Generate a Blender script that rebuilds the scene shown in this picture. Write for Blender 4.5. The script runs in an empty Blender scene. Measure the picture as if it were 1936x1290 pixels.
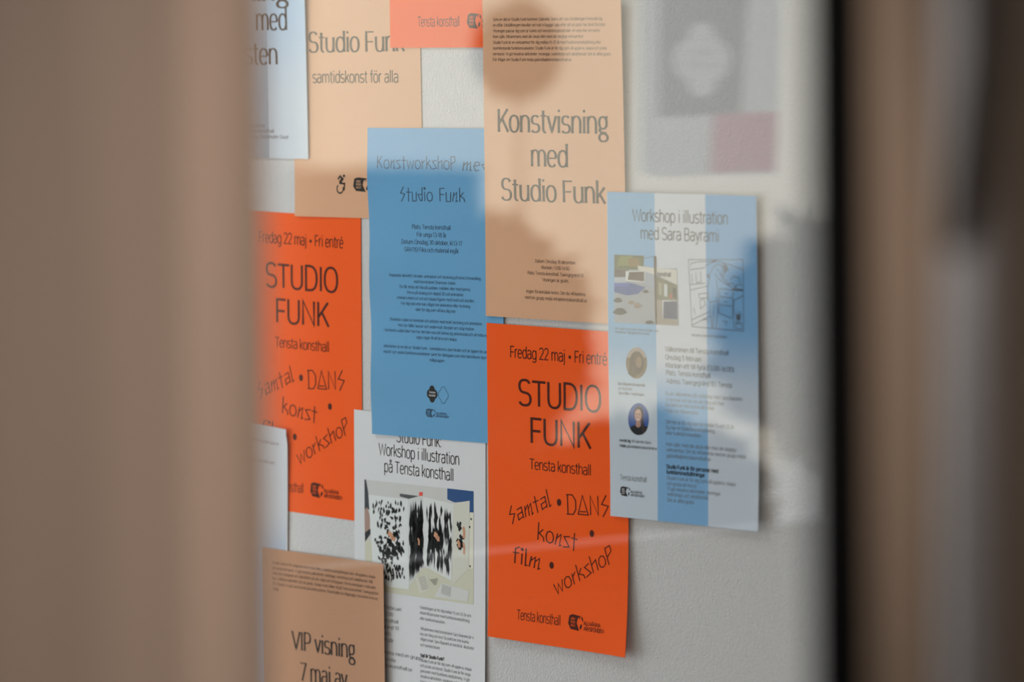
import bpy, bmesh, math, random
from mathutils import Vector, Matrix

# ------------------------------------------------------------------ camera, sky, lights, exposure
S = bpy.context.scene
COL = S.collection
F, TH, PITCH, ROLL, DIST = 9961.2, math.radians(52.275), math.radians(-3.919), math.radians(-0.605), 4.9237
EYE = 1.6
st, ct = math.sin(TH), math.cos(TH)
CAM = Vector((DIST * st, -DIST * ct, EYE))
HEAD, RIGHT, UP = Vector((-st, ct, 0)), Vector((ct, st, 0)), Vector((0, 0, 1))


def ray(px, py):
    dx, dy = px - 968, py - 645
    cr, sr = math.cos(ROLL), math.sin(ROLL)
    x, y = (cr * dx + sr * dy) / F, (-sr * dx + cr * dy) / F
    cp, sp = math.cos(PITCH), math.sin(PITCH)
    return RIGHT * x + HEAD * (cp + y * sp) + UP * (sp - y * cp)


fw = ray(968, 645).normalized()
xa = (ray(969, 645) - ray(967, 645)).normalized()
za = -fw
ya = za.cross(xa).normalized()
cd = bpy.data.cameras.new('camera')
cam = bpy.data.objects.new('camera', cd)
COL.objects.link(cam)
m = Matrix.Identity(4)
for i, v in enumerate((xa, ya, za)):
    for k in range(3):
        m[k][i] = v[k]
m.translation = CAM
cam.matrix_world = m
cd.sensor_fit = 'HORIZONTAL'
cd.sensor_width = 36
cd.lens = F / 1936 * 36
cd.clip_start = 0.05
S.camera = cam


def onplane(px, py, axis, c, o=None, d=None):
    d = d if d is not None else ray(px, py)
    o = o if o is not None else CAM
    return o + d * ((c - o[axis]) / d[axis])


cd.dof.use_dof = True
cd.dof.focus_distance = (onplane(930, 645, 1, 0) - CAM).dot(fw)
cd.dof.aperture_fstop = cd.lens / 39.0
cd.dof.aperture_blades = 0

W = bpy.data.worlds.new('sky')
S.world = W
W.use_nodes = True
bg = W.node_tree.nodes['Background']
bg.inputs['Color'].default_value = (0.75, 0.86, 1.0, 1)
bg.inputs['Strength'].default_value = 3.2

S.view_settings.view_transform = 'Standard'
S.view_settings.look = 'None'
S.view_settings.gamma = 1
S.view_settings.use_curve_mapping = False
S.view_settings.exposure = 0.0


def lamp(name, kind, loc, target, energy, color=(1, 1, 1), **kw):
    d = bpy.data.lights.new(name, kind)
    o = bpy.data.objects.new(name, d)
    COL.objects.link(o)
    o.location = loc
    o.rotation_euler = (Vector(target) - Vector(loc)).to_track_quat('-Z', 'Y').to_euler()
    d.energy = energy
    d.color = color
    for k, v in kw.items():
        setattr(d, k, v)
    return o


lamp('sun', 'SUN', (0, 0, 6), (-3.2, -1.6, 2.6), 3.1, (1, 0.94, 0.84), angle=math.radians(1.5))
# ceiling lamps of the passage behind the glass, and an added spot that grades the light on the timber
lamp('passage_ceiling_light', 'AREA', (-1.25, -0.75, 2.62), (-0.6, 0, 1.2), 13, (0.88, 0.955, 0.99), shape='RECTANGLE', size=0.9, size_y=0.35)
lamp('passage_ceiling_light', 'AREA', (1.3, -0.7, 2.62), (0.9, -0.3, 0.5), 1.5, (0.88, 0.955, 0.99), shape='RECTANGLE', size=0.9, size_y=0.35)
lamp('passage_fill', 'AREA', (-2.5, -0.72, 0.8), (0, -0.55, 0.95), 80, (0.85, 0.95, 1.0), shape='RECTANGLE', size=1.1, size_y=1.5)  # added fill at the passage end; the wall there has no opening
lamp('partition_fill_spot', 'SPOT', (2.84, -2.38, 1.87), (1.96, -1.63, 1.42), 60, (1, 0.92, 0.84), spot_size=math.radians(39), spot_blend=1.0, shadow_soft_size=0.06)
lamp('room_ceiling_light', 'AREA', (3.0, -3.2, 2.62), (3.0, -3.2, 0), 11, (1, 0.93, 0.85), shape='RECTANGLE', size=1.2, size_y=0.6)


# ------------------------------------------------------------------ materials
def lin(c):
    return tuple((x / 255 / 12.92 if x / 255 <= 0.04045 else ((x / 255 + 0.055) / 1.055) ** 2.4) for x in c) + (1,)


def mat(name, col, rough=0.8, bump=0.0, scale=300.0, metal=0.0, spec=0.3, vary=0.0, stretch=None, attr=False, transl=0.0, distort=0.0):
    mt = bpy.data.materials.new(name)
    mt.use_nodes = True
    nt = mt.node_tree
    p = nt.nodes['Principled BSDF']
    p.inputs['Base Color'].default_value = tuple(col[:3]) + (1,)
    p.inputs['Roughness'].default_value = rough
    p.inputs['Metallic'].default_value = metal
    p.inputs['Specular IOR Level'].default_value = spec
    if attr:
        a = nt.nodes.new('ShaderNodeVertexColor')
        a.layer_name = 'ink'
        nt.links.new(a.outputs['Color'], p.inputs['Base Color'])
    if bump or vary:
        tc = nt.nodes.new('ShaderNodeTexCoord')
        mp = nt.nodes.new('ShaderNodeMapping')
        nt.links.new(tc.outputs['Object'], mp.inputs['Vector'])
        if stretch:
            mp.inputs['Scale'].default_value = stretch
        nz = nt.nodes.new('ShaderNodeTexNoise')
        nz.inputs['Scale'].default_value = scale
        nz.inputs['Detail'].default_value = 5
        nz.inputs['Distortion'].default_value = distort
        nt.links.new(mp.outputs['Vector'], nz.inputs['Vector'])
        if bump:
            b = nt.nodes.new('ShaderNodeBump')
            b.inputs['Strength'].default_value = bump
            b.inputs['Distance'].default_value = 0.002
            nt.links.new(nz.outputs['Fac'], b.inputs['Height'])
            nt.links.new(b.outputs['Normal'], p.inputs['Normal'])
        if vary:
            r = nt.nodes.new('ShaderNodeValToRGB')
            lo = [max(0, c * (1 - vary)) for c in col[:3]] + [1]
            hi = [min(1, c * (1 + vary)) for c in col[:3]] + [1]
            r.color_ramp.elements[0].position = 0.3
            r.color_ramp.elements[1].position = 0.7
            r.color_ramp.elements[0].color = lo
            r.color_ramp.elements[1].color = hi
            nt.links.new(nz.outputs['Fac'], r.inputs['Fac'])
            nt.links.new(r.outputs['Color'], p.inputs['Base Color'])
    if transl:
        out = nt.nodes['Material Output']
        tr = nt.nodes.new('ShaderNodeBsdfTranslucent')
        tr.inputs['Color'].default_value = tuple(col[:3]) + (1,)
        mx = nt.nodes.new('ShaderNodeMixShader')
        mx.inputs['Fac'].default_value = transl
        nt.links.new(p.outputs['BSDF'], mx.inputs[1])
        nt.links.new(tr.outputs['BSDF'], mx.inputs[2])
        nt.links.new(mx.outputs['Shader'], out.inputs['Surface'])
    return mt


def glass(name, tint=(1, 1, 1)):
    # clear pane: Fresnel reflection over straight transmission, right from both sides of each face
    mt = bpy.data.materials.new(name)
    mt.use_nodes = True
    nt = mt.node_tree
    nt.nodes.remove(nt.nodes['Principled BSDF'])
    out = nt.nodes['Material Output']
    geo = nt.nodes.new('ShaderNodeNewGeometry')
    ma = nt.nodes.new('ShaderNodeMath')
    ma.operation = 'MULTIPLY_ADD'
    ma.inputs[1].default_value = 1 / 1.52 - 1.52
    ma.inputs[2].default_value = 1.52
    nt.links.new(geo.outputs['Backfacing'], ma.inputs[0])
    fr = nt.nodes.new('ShaderNodeFresnel')
    nt.links.new(ma.outputs[0], fr.inputs['IOR'])
    tr = nt.nodes.new('ShaderNodeBsdfTransparent')
    tr.inputs['Color'].default_value = tint + (1,)
    gl = nt.nodes.new('ShaderNodeBsdfGlossy')
    gl.inputs['Roughness'].default_value = 0.0
    gl.inputs['Color'].default_value = (1, 1, 1, 1)
    mx = nt.nodes.new('ShaderNodeMixShader')
    nt.links.new(fr.outputs['Fac'], mx.inputs['Fac'])
    nt.links.new(tr.outputs[0], mx.inputs[1])
    nt.links.new(gl.outputs[0], mx.inputs[2])
    nt.links.new(mx.outputs[0], out.inputs['Surface'])
    return mt


WALLA = 0.60
M = dict(
    plaster=mat('painted plaster', (WALLA, WALLA, WALLA * 0.985), 0.85, bump=0.3, scale=430, vary=0.02),
    roomwall=mat('painted room wall', (0.5, 0.48, 0.45), 0.9, bump=0.2, scale=120),
    floor=mat('grey linoleum', (0.22, 0.21, 0.2), 0.5, vary=0.12, scale=14),
    ceiling=mat('white ceiling', (0.7, 0.7, 0.68), 0.9, bump=0.1, scale=80),
    orange=mat('orange paper', (0.97, 0.108, 0.002), 0.8, bump=0.05, scale=900, spec=0.05),
    beige=mat('beige paper', (0.75, 0.425, 0.25), 0.8, bump=0.05, scale=900, spec=0.05),
    tan=mat('tan brown paper', (0.50, 0.27, 0.155), 0.8, bump=0.05, scale=900, spec=0.05),
    blue=mat('blue paper', (0.145, 0.385, 0.64), 0.8, bump=0.05, scale=900, spec=0.05),
    white=mat('white paper', (0.73, 0.75, 0.76), 0.8, bump=0.05, scale=900, spec=0.05),
    tinted=mat('printed pale paper', (0.62, 0.65, 0.68), 0.6, attr=True),
    inkb=mat('black ink', (0.03, 0.026, 0.024), 0.8, spec=0.03),
    inkbrown=mat('dark ink on beige', (0.05, 0.035, 0.025), 0.8, spec=0.03),
    inkred=mat('dark ink on orange', (0.075, 0.012, 0.006), 0.8, spec=0.03),
    inkgrey=mat('grey ink', (0.10, 0.105, 0.115), 0.8, spec=0.03),
    inksmall=mat('small brown ink', (0.13, 0.085, 0.055), 0.8, spec=0.03),
    inkpale=mat('small grey ink', (0.17, 0.175, 0.19), 0.8, spec=0.03),
    inkblue=mat('dark ink on blue', (0.05, 0.10, 0.17), 0.8, spec=0.03),
    printed=mat('photographic print', (0.5, 0.5, 0.5), 0.7, attr=True, spec=0.05),
    timber=mat('brown timber', (0.34, 0.245, 0.19), 0.5, vary=0.07, scale=3, stretch=(9, 9, 0.7), bump=0.1),
    timberdark=mat('brown door timber', (0.33, 0.232, 0.168), 0.5, vary=0.2, scale=6, stretch=(9, 9, 0.8), bump=0.1),
    rubber=mat('black rubber', (0.003, 0.003, 0.003), 0.8, spec=0.05),
    steel=mat('brushed steel', (0.62, 0.61, 0.64), 0.5, metal=0.3, vary=0.05, scale=30, stretch=(1, 1, 40)),
    shade_strip=mat('dark added strip', (0.025, 0.02, 0.022), 0.8, bump=0.3, scale=400),
    glass=glass('clear glass'),
    frame=mat('grey painted frame', (0.3, 0.3, 0.3), 0.5, vary=0.04, scale=20),
    flyer=mat('dark translucent flyer', (0.05, 0.065, 0.08), 0.8, transl=0.3, spec=0.05, bump=0.05, scale=600),
    emblem=mat('pale flyer print', (0.95, 0.93, 0.9), 0.8, transl=0.92, spec=0.05, bump=0.03, scale=600),
    pink=mat('pink translucent paper', (0.9, 0.12, 0.18), 0.8, transl=0.85, spec=0.05, bump=0.05, scale=600),
    pale=mat('pale translucent paper', (0.95, 0.97, 0.93), 0.8, transl=0.92, spec=0.05, bump=0.05, scale=600),
    facade=mat('pale render', (0.86, 0.75, 0.56), 0.9, bump=0.2, scale=20, vary=0.06),
    ground=mat('grey paving', (0.4, 0.4, 0.4), 0.9, vary=0.15, scale=5),
    leaf=mat('added dark leaves', (0.022, 0.026, 0.016), 0.8, spec=0.1, vary=0.3, scale=20),
    bark=mat('bark', (0.08, 0.06, 0.045), 0.9, bump=0.3, scale=60),
)


# ------------------------------------------------------------------ mesh helpers
def link(name, verts, faces, material, parent=None, origin=(0, 0, 0), smooth=False, colors=None, raw=False):
    me = bpy.data.meshes.new(name)
    o3 = Vector(origin)
    me.from_pydata([tuple(v) if raw else tuple(Vector(v) - o3) for v in verts], [], faces)
    me.validate()
    if colors:
        ca = me.color_attributes.new('ink', 'FLOAT_COLOR', 'CORNER')
        i = 0
        for p in me.polygons:
            for li, vi in zip(p.loop_indices, p.vertices):
                c = colors[p.index]
                if isinstance(c, dict):
                    c = c[vi]
                ca.data[li].color = c
    me.materials.append(material)
    if smooth:
        for p in me.polygons:
            p.use_smooth = True
    ob = bpy.data.objects.new(name, me)
    COL.objects.link(ob)
    if parent is not None:
        ob.parent = parent
        ob.location = Vector(origin) - Vector(ORG[parent.name])
    else:
        ob.location = origin
    ORG[ob.name] = tuple(origin)
    return ob


ORG = {}


def empty(name, loc):
    o = bpy.data.objects.new(name, None)
    COL.objects.link(o)
    o.empty_display_size = 0.05
    o.location = loc
    ORG[o.name] = tuple(loc)
    return o


def tag(o, label=None, cat=None, group=None, kind=None):
    if label:
        o['label'] = label
    if cat:
        o['category'] = cat
    if group:
        o['group'] = group
    if kind:
        o['kind'] = kind
    return o


def boxmesh(boxes, bevel=0.0, seg=2):
    bm = bmesh.new()
    for (x0, y0, z0, x1, y1, z1) in boxes:
        r = bmesh.ops.create_cube(bm, size=1)
        for v in r['verts']:
            v.co = Vector(((x0 + x1) / 2 + v.co.x * (x1 - x0), (y0 + y1) / 2 + v.co.y * (y1 - y0), (z0 + z1) / 2 + v.co.z * (z1 - z0)))
    if bevel:
        bmesh.ops.bevel(bm, geom=bm.edges[:], offset=bevel, segments=seg, affect='EDGES')
    bm.normal_update()
    vs = [v.co.copy() for v in bm.verts]
    bm.verts.index_update()
    fs = [[v.index for v in f.verts] for f in bm.faces]
    bm.free()
    return vs, fs


def box(name, b, material, parent=None, bevel=0.0, kind=None):
    bl = b if isinstance(b, list) else [b]
    vs, fs = boxmesh(bl, bevel)
    org = (0, 0, 0)
    if parent is None:
        org = ((bl[0][0] + bl[0][3]) / 2, (bl[0][1] + bl[0][4]) / 2, bl[0][2])
    else:
        org = ORG[parent.name]
    o = link(name, vs, fs, material, parent, org)
    if kind:
        o['kind'] = kind
    return o


def tube(pts, rad, n=16):
    vs, fs = [], []
    rads = rad if isinstance(rad, (list, tuple)) else [rad] * len(pts)
    pts = [Vector(p) for p in pts]
    for i, p in enumerate(pts):
        d = (pts[min(i + 1, len(pts) - 1)] - pts[max(i - 1, 0)]).normalized()
        a = d.orthogonal().normalized() if abs(d.z) < 0.9 else d.cross(Vector((0, 1, 0))).normalized()
        b = d.cross(a)
        for k in range(n):
            t = 2 * math.pi * k / n
            vs.append(p + (a * math.cos(t) + b * math.sin(t)) * rads[i])
    for i in range(len(pts) - 1):
        for k in range(n):
            fs.append([i * n + k, i * n + (k + 1) % n, (i + 1) * n + (k + 1) % n, (i + 1) * n + k])
    fs.append(list(range(n))[::-1])
    fs.append([(len(pts) - 1) * n + k for k in range(n)])
    return vs, fs


# ------------------------------------------------------------------ the setting
YF, YB, YG = -1.63, -1.583, -1.597          # partition front, back, pane centre
XW = -0.80                                  # wall with the window that mirrors in the pane
FLOORX = (-2.6, 5.4)
box('floor', (FLOORX[0], -5.3, -0.1, FLOORX[1], 0.0, 0), M['floor'], kind='structure')
box('ceiling', (FLOORX[0], -5.3, 2.7, FLOORX[1], 0.0, 2.8), M['ceiling'], kind='structure')
box('wall_back', (FLOORX[0], 0, -0.1, FLOORX[1], 0.12, 2.8), M['plaster'], kind='structure')
box('wall_right', (FLOORX[1], -5.3, -0.1, FLOORX[1] + 0.12, 0.12, 2.8), M['roomwall'], kind='structure')
box('wall_rear', (XW - 0.12, -5.42, -0.1, FLOORX[1] + 0.12, -5.3, 2.8), M['roomwall'], kind='structure')
box('wall_passage', (FLOORX[0] - 0.12, YF, -0.1, FLOORX[0], 0.12, 2.8), M['roomwall'], kind='structure')

# timber partition: left leaf up to the pane, lintel, sill
xr_front = onplane(345, 645, 1, YF).x       # arris of the left reveal
xr_back = onplane(508, 645, 1, YB).x
xj = onplane(1632, 645, 1, YF).x            # near arris of the right jamb
XL = xr_back
box('wall_front', [(FLOORX[0], YF, 0, XL, YB, 2.7), (XL, YF, 2.25, xj, YB, 2.7), (XL, YF, 0, xj, YB, 0.25)], M['timber'], kind='structure')
win = empty('window_1', ((XL + xj) / 2, YG, 0.25))
win['kind'] = 'structure'
gp = box('glass_pane', (XL - 0.0, YG - 0.003, 0.25, xj + 0.02, YG + 0.003, 2.25), M['glass'], win)
xg = onplane(1580, 645, 1, YG - 0.004).x
box('rubber_seal', (xg, YG - 0.02, 0.25, xj + 0.015, YG + 0.012, 2.25), M['rubber'], win, bevel=0.003)
# right jamb: door leaf with a pull bar
x2 = onplane(1772, 645, 1, YF).x
x3 = onplane(1800, 645, 1, YF).x
dr = empty('door_1', (xj + 0.45, YF, 0))
dr['kind'] = 'structure'
box('stile', (xj, YF, 0.0, x2, YB, 2.25), M['timberdark'], dr, bevel=0.004)
box('leaf_panel', (x2 + 0.001, YF + 0.012, 0.0, xj + 0.95, YB, 2.25), M['timberdark'], dr, bevel=0.003)
xb = onplane(1838, 645, 1, YF - 0.03)
vs, fs = tube([(xb.x, YF - 0.03, 0.75), (xb.x, YF - 0.03, 2.05)], 0.0115, 24)
pull = link('pull_bar', vs, fs, M['steel'], dr, ORG[dr.name], smooth=True)
pull['label'] = 'blurred brushed steel pull bar'
for zz in (0.85, 1.95):
    vs, fs = tube([(xb.x, YF - 0.03, zz), (xb.x, YF + 0.012, zz)], 0.007, 16)
    link('bar_mount', vs, fs, M['steel'], dr, ORG[dr.name], smooth=True)
pts = [onplane(a, b, 1, YF - q) for a, b, q in ((1838, -330, .046), (1846, -150, .046), (1852, 0, .046), (1848, 120, .046), (1834, 240, .047), (1818, 360, .046), (1806, 450, .043), (1798, 520, .036), (1794, 580, .022))]  # added dark strip, standing in for a dark reflection across the bar
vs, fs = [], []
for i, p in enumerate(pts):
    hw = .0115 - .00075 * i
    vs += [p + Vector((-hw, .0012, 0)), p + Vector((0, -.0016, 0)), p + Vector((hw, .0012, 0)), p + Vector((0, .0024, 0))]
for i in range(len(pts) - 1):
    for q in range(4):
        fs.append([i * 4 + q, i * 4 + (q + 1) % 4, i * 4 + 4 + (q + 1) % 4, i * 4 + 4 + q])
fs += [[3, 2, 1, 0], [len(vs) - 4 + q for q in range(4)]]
tag(link('shade_strip', vs, fs, M['shade_strip'], None, tuple(pts[4]), smooth=True), 'blurred dark strip added across the steel bar at the right edge in place of a dark reflection', 'shade_strip')
box('lintel', (xj, YF, 2.25, FLOORX[1], YB, 2.7), M['timber'], dr)
box('wall_partition', (xj + 0.951, YF, 0, FLOORX[1], YB, 2.25), M['timber'], kind='structure')

# ------------------------------------------------------------------ drawing strokes and letters
def arc(cx, cy, rx, ry, a0, a1, n=14, e=2.3):
    o = []
    for i in range(n + 1):
        t = math.radians(a0 + (a1 - a0) * i / n)
        c, s = math.cos(t), math.sin(t)
        o.append((cx + rx * math.copysign(abs(c) ** (2 / e), c), cy + ry * math.copysign(abs(s) ** (2 / e), s)))
    return o


XH = 0.73
AS = 1.04
DOT = ['dot']
G = {}
G['a'] = (.56, [[(.47, 0)] + arc(.27, .52, .2, .21, 0, 155), [(.47, .42), (.27, .42)] + arc(.25, .21, .18, .21, 90, 270) + [(.33, .02), (.47, .16)]])
G['b'] = (.6, [[(.09, 0), (.09, AS)], arc(.3, .365, .22, .365, 0, 360)])
G['c'] = (.52, [arc(.28, .365, .22, .365, 48, 312)])
G['d'] = (.6, [[(.51, 0), (.51, AS)], arc(.3, .365, .22, .365, 0, 360)])
G['e'] = (.55, [[(.07, .38), (.5, .38)], arc(.28, .365, .22, .365, 3, 318)])
G['f'] = (.34, [[(.16, 0), (.16, .84)] + arc(.3, .84, .14, .2, 180, 90), [(.02, XH), (.32, XH)]])
G['g'] = (.6, [arc(.3, .365, .22, .365, 0, 360), [(.51, XH), (.51, -.04)] + arc(.3, -.04, .21, .22, 0, -150)])
G['h'] = (.58, [[(.09, 0), (.09, AS)], [(.09, .4)] + arc(.29, .42, .2, .31, 180, 0) + [(.49, 0)]])
G['i'] = (.22, [[(.11, 0), (.11, XH)], ('dot', .11, .96)])
G['j'] = (.24, [[(.13, XH), (.13, -.1)] + arc(-.01, -.1, .14, .17, 0, -80), ('dot', .13, .96)])
G['k'] = (.5, [[(.09, 0), (.09, AS)], [(.46, XH), (.1, .28)], [(.22, .4), (.48, 0)]])
G['l'] = (.22, [[(.11, 0), (.11, AS)]])
G['m'] = (.88, [[(.09, 0), (.09, XH)], [(.09, .4)] + arc(.265, .42, .175, .31, 180, 0) + [(.44, 0)], [(.44, .4)] + arc(.615, .42, .175, .31, 180, 0) + [(.79, 0)]])
G['n'] = (.58, [[(.09, 0), (.09, XH)], [(.09, .4)] + arc(.29, .42, .2, .31, 180, 0) + [(.49, 0)]])
G['o'] = (.57, [arc(.285, .365, .225, .365, 0, 360)])
G['p'] = (.6, [[(.09, -.3), (.09, XH)], arc(.3, .365, .22, .365, 0, 360)])
G['q'] = (.6, [[(.51, -.3), (.51, XH)], arc(.3, .365, .22, .365, 0, 360)])
G['r'] = (.37, [[(.09, 0), (.09, XH)], [(.09, .4)] + arc(.28, .42, .19, .31, 180, 75)])
G['s'] = (.5, [arc(.25, .55, .18, .18, 35, 270) + arc(.25, .19, .2, .18, 90, -150)])
G['t'] = (.36, [[(.16, .96), (.16, .2)] + arc(.31, .2, .15, .2, 180, 270), [(.02, XH), (.33, XH)]])
G['u'] = (.58, [[(.09, XH), (.09, .3)] + arc(.29, .3, .2, .3, 180, 360), [(.49, XH), (.49, 0)]])
G['v'] = (.5, [[(.04, XH), (.25, .02), (.46, XH)]])
G['w'] = (.74, [[(.04, XH), (.21, .02), (.37, XH - .05), (.53, .02), (.7, XH)]])
G['x'] = (.5, [[(.05, XH), (.45, 0)], [(.45, XH), (.05, 0)]])
G['y'] = (.5, [[(.04, XH), (.26, .04)], [(.46, XH), (.2, -.22), (.05, -.26)]])
G['z'] = (.5, [[(.06, XH - .04), (.44, XH - .04), (.06, .04), (.46, .04)]])
G['å'] = (.56, G['a'][1] + [arc(.27, .97, .09, .1, 0, 360, 10)])
G['ä'] = (.56, G['a'][1] + [('dot', .17, .96), ('dot', .38, .96)])
G['ö'] = (.57, G['o'][1] + [('dot', .18, .96), ('dot', .39, .96)])
G['é'] = (.55, G['e'][1] + [[(.25, .86), (.37, 1.03)]])
G['A'] = (.7, [[(.03, 0), (.35, 1), (.67, 0)], [(.14, .34), (.56, .34)]])
G['Ä'] = (.7, G['A'][1] + [('dot', .24, 1.18), ('dot', .46, 1.18)])
G['B'] = (.64, [[(.1, 0), (.1, 1), (.34, 1)] + arc(.34, .76, .19, .24, 90, -90, 8) + [(.1, .52)], [(.34, .52)] + arc(.34, .26, .23, .26, 90, -90, 8) + [(.1, 0)]])
G['C'] = (.68, [arc(.36, .5, .28, .5, 45, 315)])
G['D'] = (.7, [[(.1, 0), (.1, 1), (.28, 1)] + arc(.28, .5, .34, .5, 90, -90) + [(.1, 0)]])
G['E'] = (.58, [[(.52, .96), (.1, .96), (.1, .04), (.53, .04)], [(.1, .52), (.48, .52)]])
G['F'] = (.55, [[(.52, .96), (.1, .96), (.1, 0)], [(.1, .48), (.47, .48)]])
G['G'] = (.72, [arc(.36, .5, .28, .5, 45, 350) + [(.64, .46), (.38, .46)]])
G['H'] = (.7, [[(.1, 0), (.1, 1)], [(.6, 0), (.6, 1)], [(.1, .5), (.6, .5)]])
G['I'] = (.24, [[(.12, 0), (.12, 1)]])
G['K'] = (.62, [[(.1, 0), (.1, 1)], [(.56, 1), (.1, .36)], [(.27, .58), (.59, 0)]])
G['L'] = (.54, [[(.1, 1), (.1, .04), (.51, .04)]])
G['M'] = (.84, [[(.1, 0), (.1, 1), (.42, .2), (.74, 1), (.74, 0)]])
G['N'] = (.72, [[(.1, 0), (.1, 1), (.62, 0), (.62, 1)]])
G['O'] = (.74, [arc(.37, .5, .3, .5, 0, 360, 24)])
G['P'] = (.6, [[(.1, 0), (.1, 1), (.32, 1)] + arc(.32, .72, .22, .28, 90, -90, 8) + [(.1, .44)]])
G['R'] = (.64, [[(.1, 0), (.1, 1), (.32, 1)] + arc(.32, .73, .22, .27, 90, -90, 8) + [(.1, .46)], [(.34, .46), (.58, 0)]])
G['S'] = (.62, [arc(.31, .75, .23, .25, 25, 270) + arc(.31, .25, .25, .25, 90, -155)])
G['T'] = (.62, [[(.02, .96), (.6, .96)], [(.31, .96), (.31, 0)]])
G['U'] = (.7, [[(.1, 1), (.1, .32)] + arc(.35, .32, .25, .32, 180, 360) + [(.6, 1)]])
G['V'] = (.66, [[(.03, 1), (.33, 0), (.63, 1)]])
G['W'] = (.94, [[(.03, 1), (.25, 0), (.47, .95), (.69, 0), (.91, 1)]])
G['0'] = (.62, [arc(.31, .5, .23, .5, 0, 360)])
G['1'] = (.4, [[(.06, .8), (.24, 1), (.24, 0)]])
G['2'] = (.58, [arc(.29, .74, .21, .26, 165, -10) + [(.46, .58), (.07, .04), (.52, .04)]])
G['3'] = (.58, [arc(.28, .76, .19, .24, 150, -90, 8), arc(.28, .26, .22, .26, 90, -155)])
G['4'] = (.6, [[(.44, 0), (.44, 1), (.05, .25), (.56, .25)]])
G['5'] = (.58, [[(.48, .96), (.13, .96), (.1, .5)] + arc(.28, .32, .22, .32, 120, -150)])
G['6'] = (.6, [arc(.3, .31, .22, .31, 0, 360), [(.4, 1)] + arc(.5, .35, .42, .4, 130, 180, 4)])
G['7'] = (.55, [[(.05, .96), (.5, .96), (.2, 0)]])
G['8'] = (.6, [arc(.3, .76, .19, .24, 0, 360), arc(.3, .26, .23, .26, 0, 360)])
G['9'] = (.6, [arc(.3, .69, .22, .31, 0, 360), [(.2, 0), (.44, .35), (.52, .65)]])
G['.'] = (.2, [('dot', .1, .05)])
G[','] = (.2, [[(.13, .08), (.07, -.12)]])
G[':'] = (.2, [('dot', .1, .06), ('dot', .1, .62)])
G['!'] = (.22, [[(.11, 1), (.11, .25)], ('dot', .11, .05)])
G['?'] = (.52, [arc(.25, .77, .19, .23, 170, -60) + [(.26, .42), (.26, .25)], ('dot', .26, .05)])
G['-'] = (.36, [[(.05, .38), (.31, .38)]])
G['('] = (.28, [arc(.4, .4, .28, .68, 130, 230, 8, 2)])
G[')'] = (.28, [arc(-.12, .4, .28, .68, 50, -50, 8, 2)])
G['@'] = (.9, [arc(.45, .35, .18, .22, 0, 360), [(.63, .57), (.63, .2)] + arc(.45, .35, .38, .48, -20, 300)])
G['•'] = (.5, [('disc', .25, .42, .15)])
G[' '] = (.27, [])
# straight-stick lettering of the headline face
Q = {}
Q['K'] = (.62, [[(.1, 0), (.1, 1)], [(.5, 1), (.1, .42)], [(.22, .56), (.54, .04)]])
Q['k'] = (.56, [[(.1, 0), (.1, 1.05)], [(.42, .7), (.1, .36)], [(.2, .4), (.46, .22), (.5, -.02)]])
Q['o'] = (.62, [[(.3, 0), (.12, .1), (.06, .36), (.14, .62), (.31, .7), (.48, .62), (.56, .36), (.5, .1), (.3, 0)]])
Q['n'] = (.54, [[(.06, 0), (.18, .7)], [(.15, .42), (.42, .7), (.34, 0), (.48, .08)]])
Q['s'] = (.5, [[(.46, .7), (.08, .62), (.44, .1), (.04, 0)]])
Q['t'] = (.5, [[(.24, 1), (.24, -.06)], [(.04, .66), (.46, .66)]])
Q['w'] = (.74, [[(.04, .7), (.2, 0), (.37, .6), (.52, 0), (.7, .7)]])
Q['r'] = (.42, [[(.1, 0), (.1, .7)], [(.1, .46), (.36, .7)]])
Q['h'] = (.56, [[(.1, 0), (.1, 1.08)], [(.1, .5), (.46, .68), (.46, 0)]])
Q['P'] = (.54, [[(.1, -.06), (.1, 1), (.46, 1), (.48, .66), (.1, .4)]])
Q['p'] = Q['P']
Q['m'] = (.72, [[(.04, 0), (.14, .7)], [(.12, .42), (.36, .7), (.32, 0)], [(.33, .4), (.6, .7), (.54, 0), (.66, .08)]])
Q['e'] = (.58, [[(.1, .36), (.5, .46), (.42, .7), (.2, .68), (.08, .34), (.2, 0), (.46, .06)]])
Q['d'] = (.56, [[(.44, 1.05), (.44, 0)], [(.44, .52), (.06, .5), (.3, .02), (.44, .1)]])
Q['S'] = (.56, [[(.36, 1.06), (.08, .58), (.46, .5), (.14, -.06)]])
Q['u'] = (.54, [[(.08, .7), (.1, 0), (.44, 0)], [(.46, .7), (.44, 0)]])
Q['i'] = (.26, [[(.12, 0), (.12, .7)], arc(.12, .96, .06, .07, 0, 360, 6)])
Q['F'] = (.5, [[(.46, 1), (.08, .96), (.08, 0)], [(.08, .54), (.42, .5)]])
Q['a'] = (.58, [[(.1, .66), (.46, .72), (.46, 0)], [(.46, .42), (.1, .36), (.1, .02), (.46, .12)]])
Q['l'] = (.26, [[(.08, 1.1), (.08, 0), (.22, .06)]])
Q['f'] = (.42, [[(.16, -.05), (.16, .9), (.4, 1.06)], [(.02, .62), (.38, .66)]])
Q['D'] = (.66, [[(.04, 1), (.4, 1), (.58, .72), (.58, .26), (.42, 0), (.04, 0)], [(.12, 1), (.12, 0)]])
Q['A'] = (.66, [[(.04, 0), (.32, 1), (.62, 0), (.06, .02)], [(.15, .16), (.5, .16)]])
Q['N'] = (.66, [[(.1, 0), (.1, 1), (.54, 0), (.54, 1)]])
Q['Z'] = (.6, [[(.5, 1.0), (.08, .48), (.54, .5), (.24, -.05)]])
Q[' '] = (.36, [])


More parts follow.
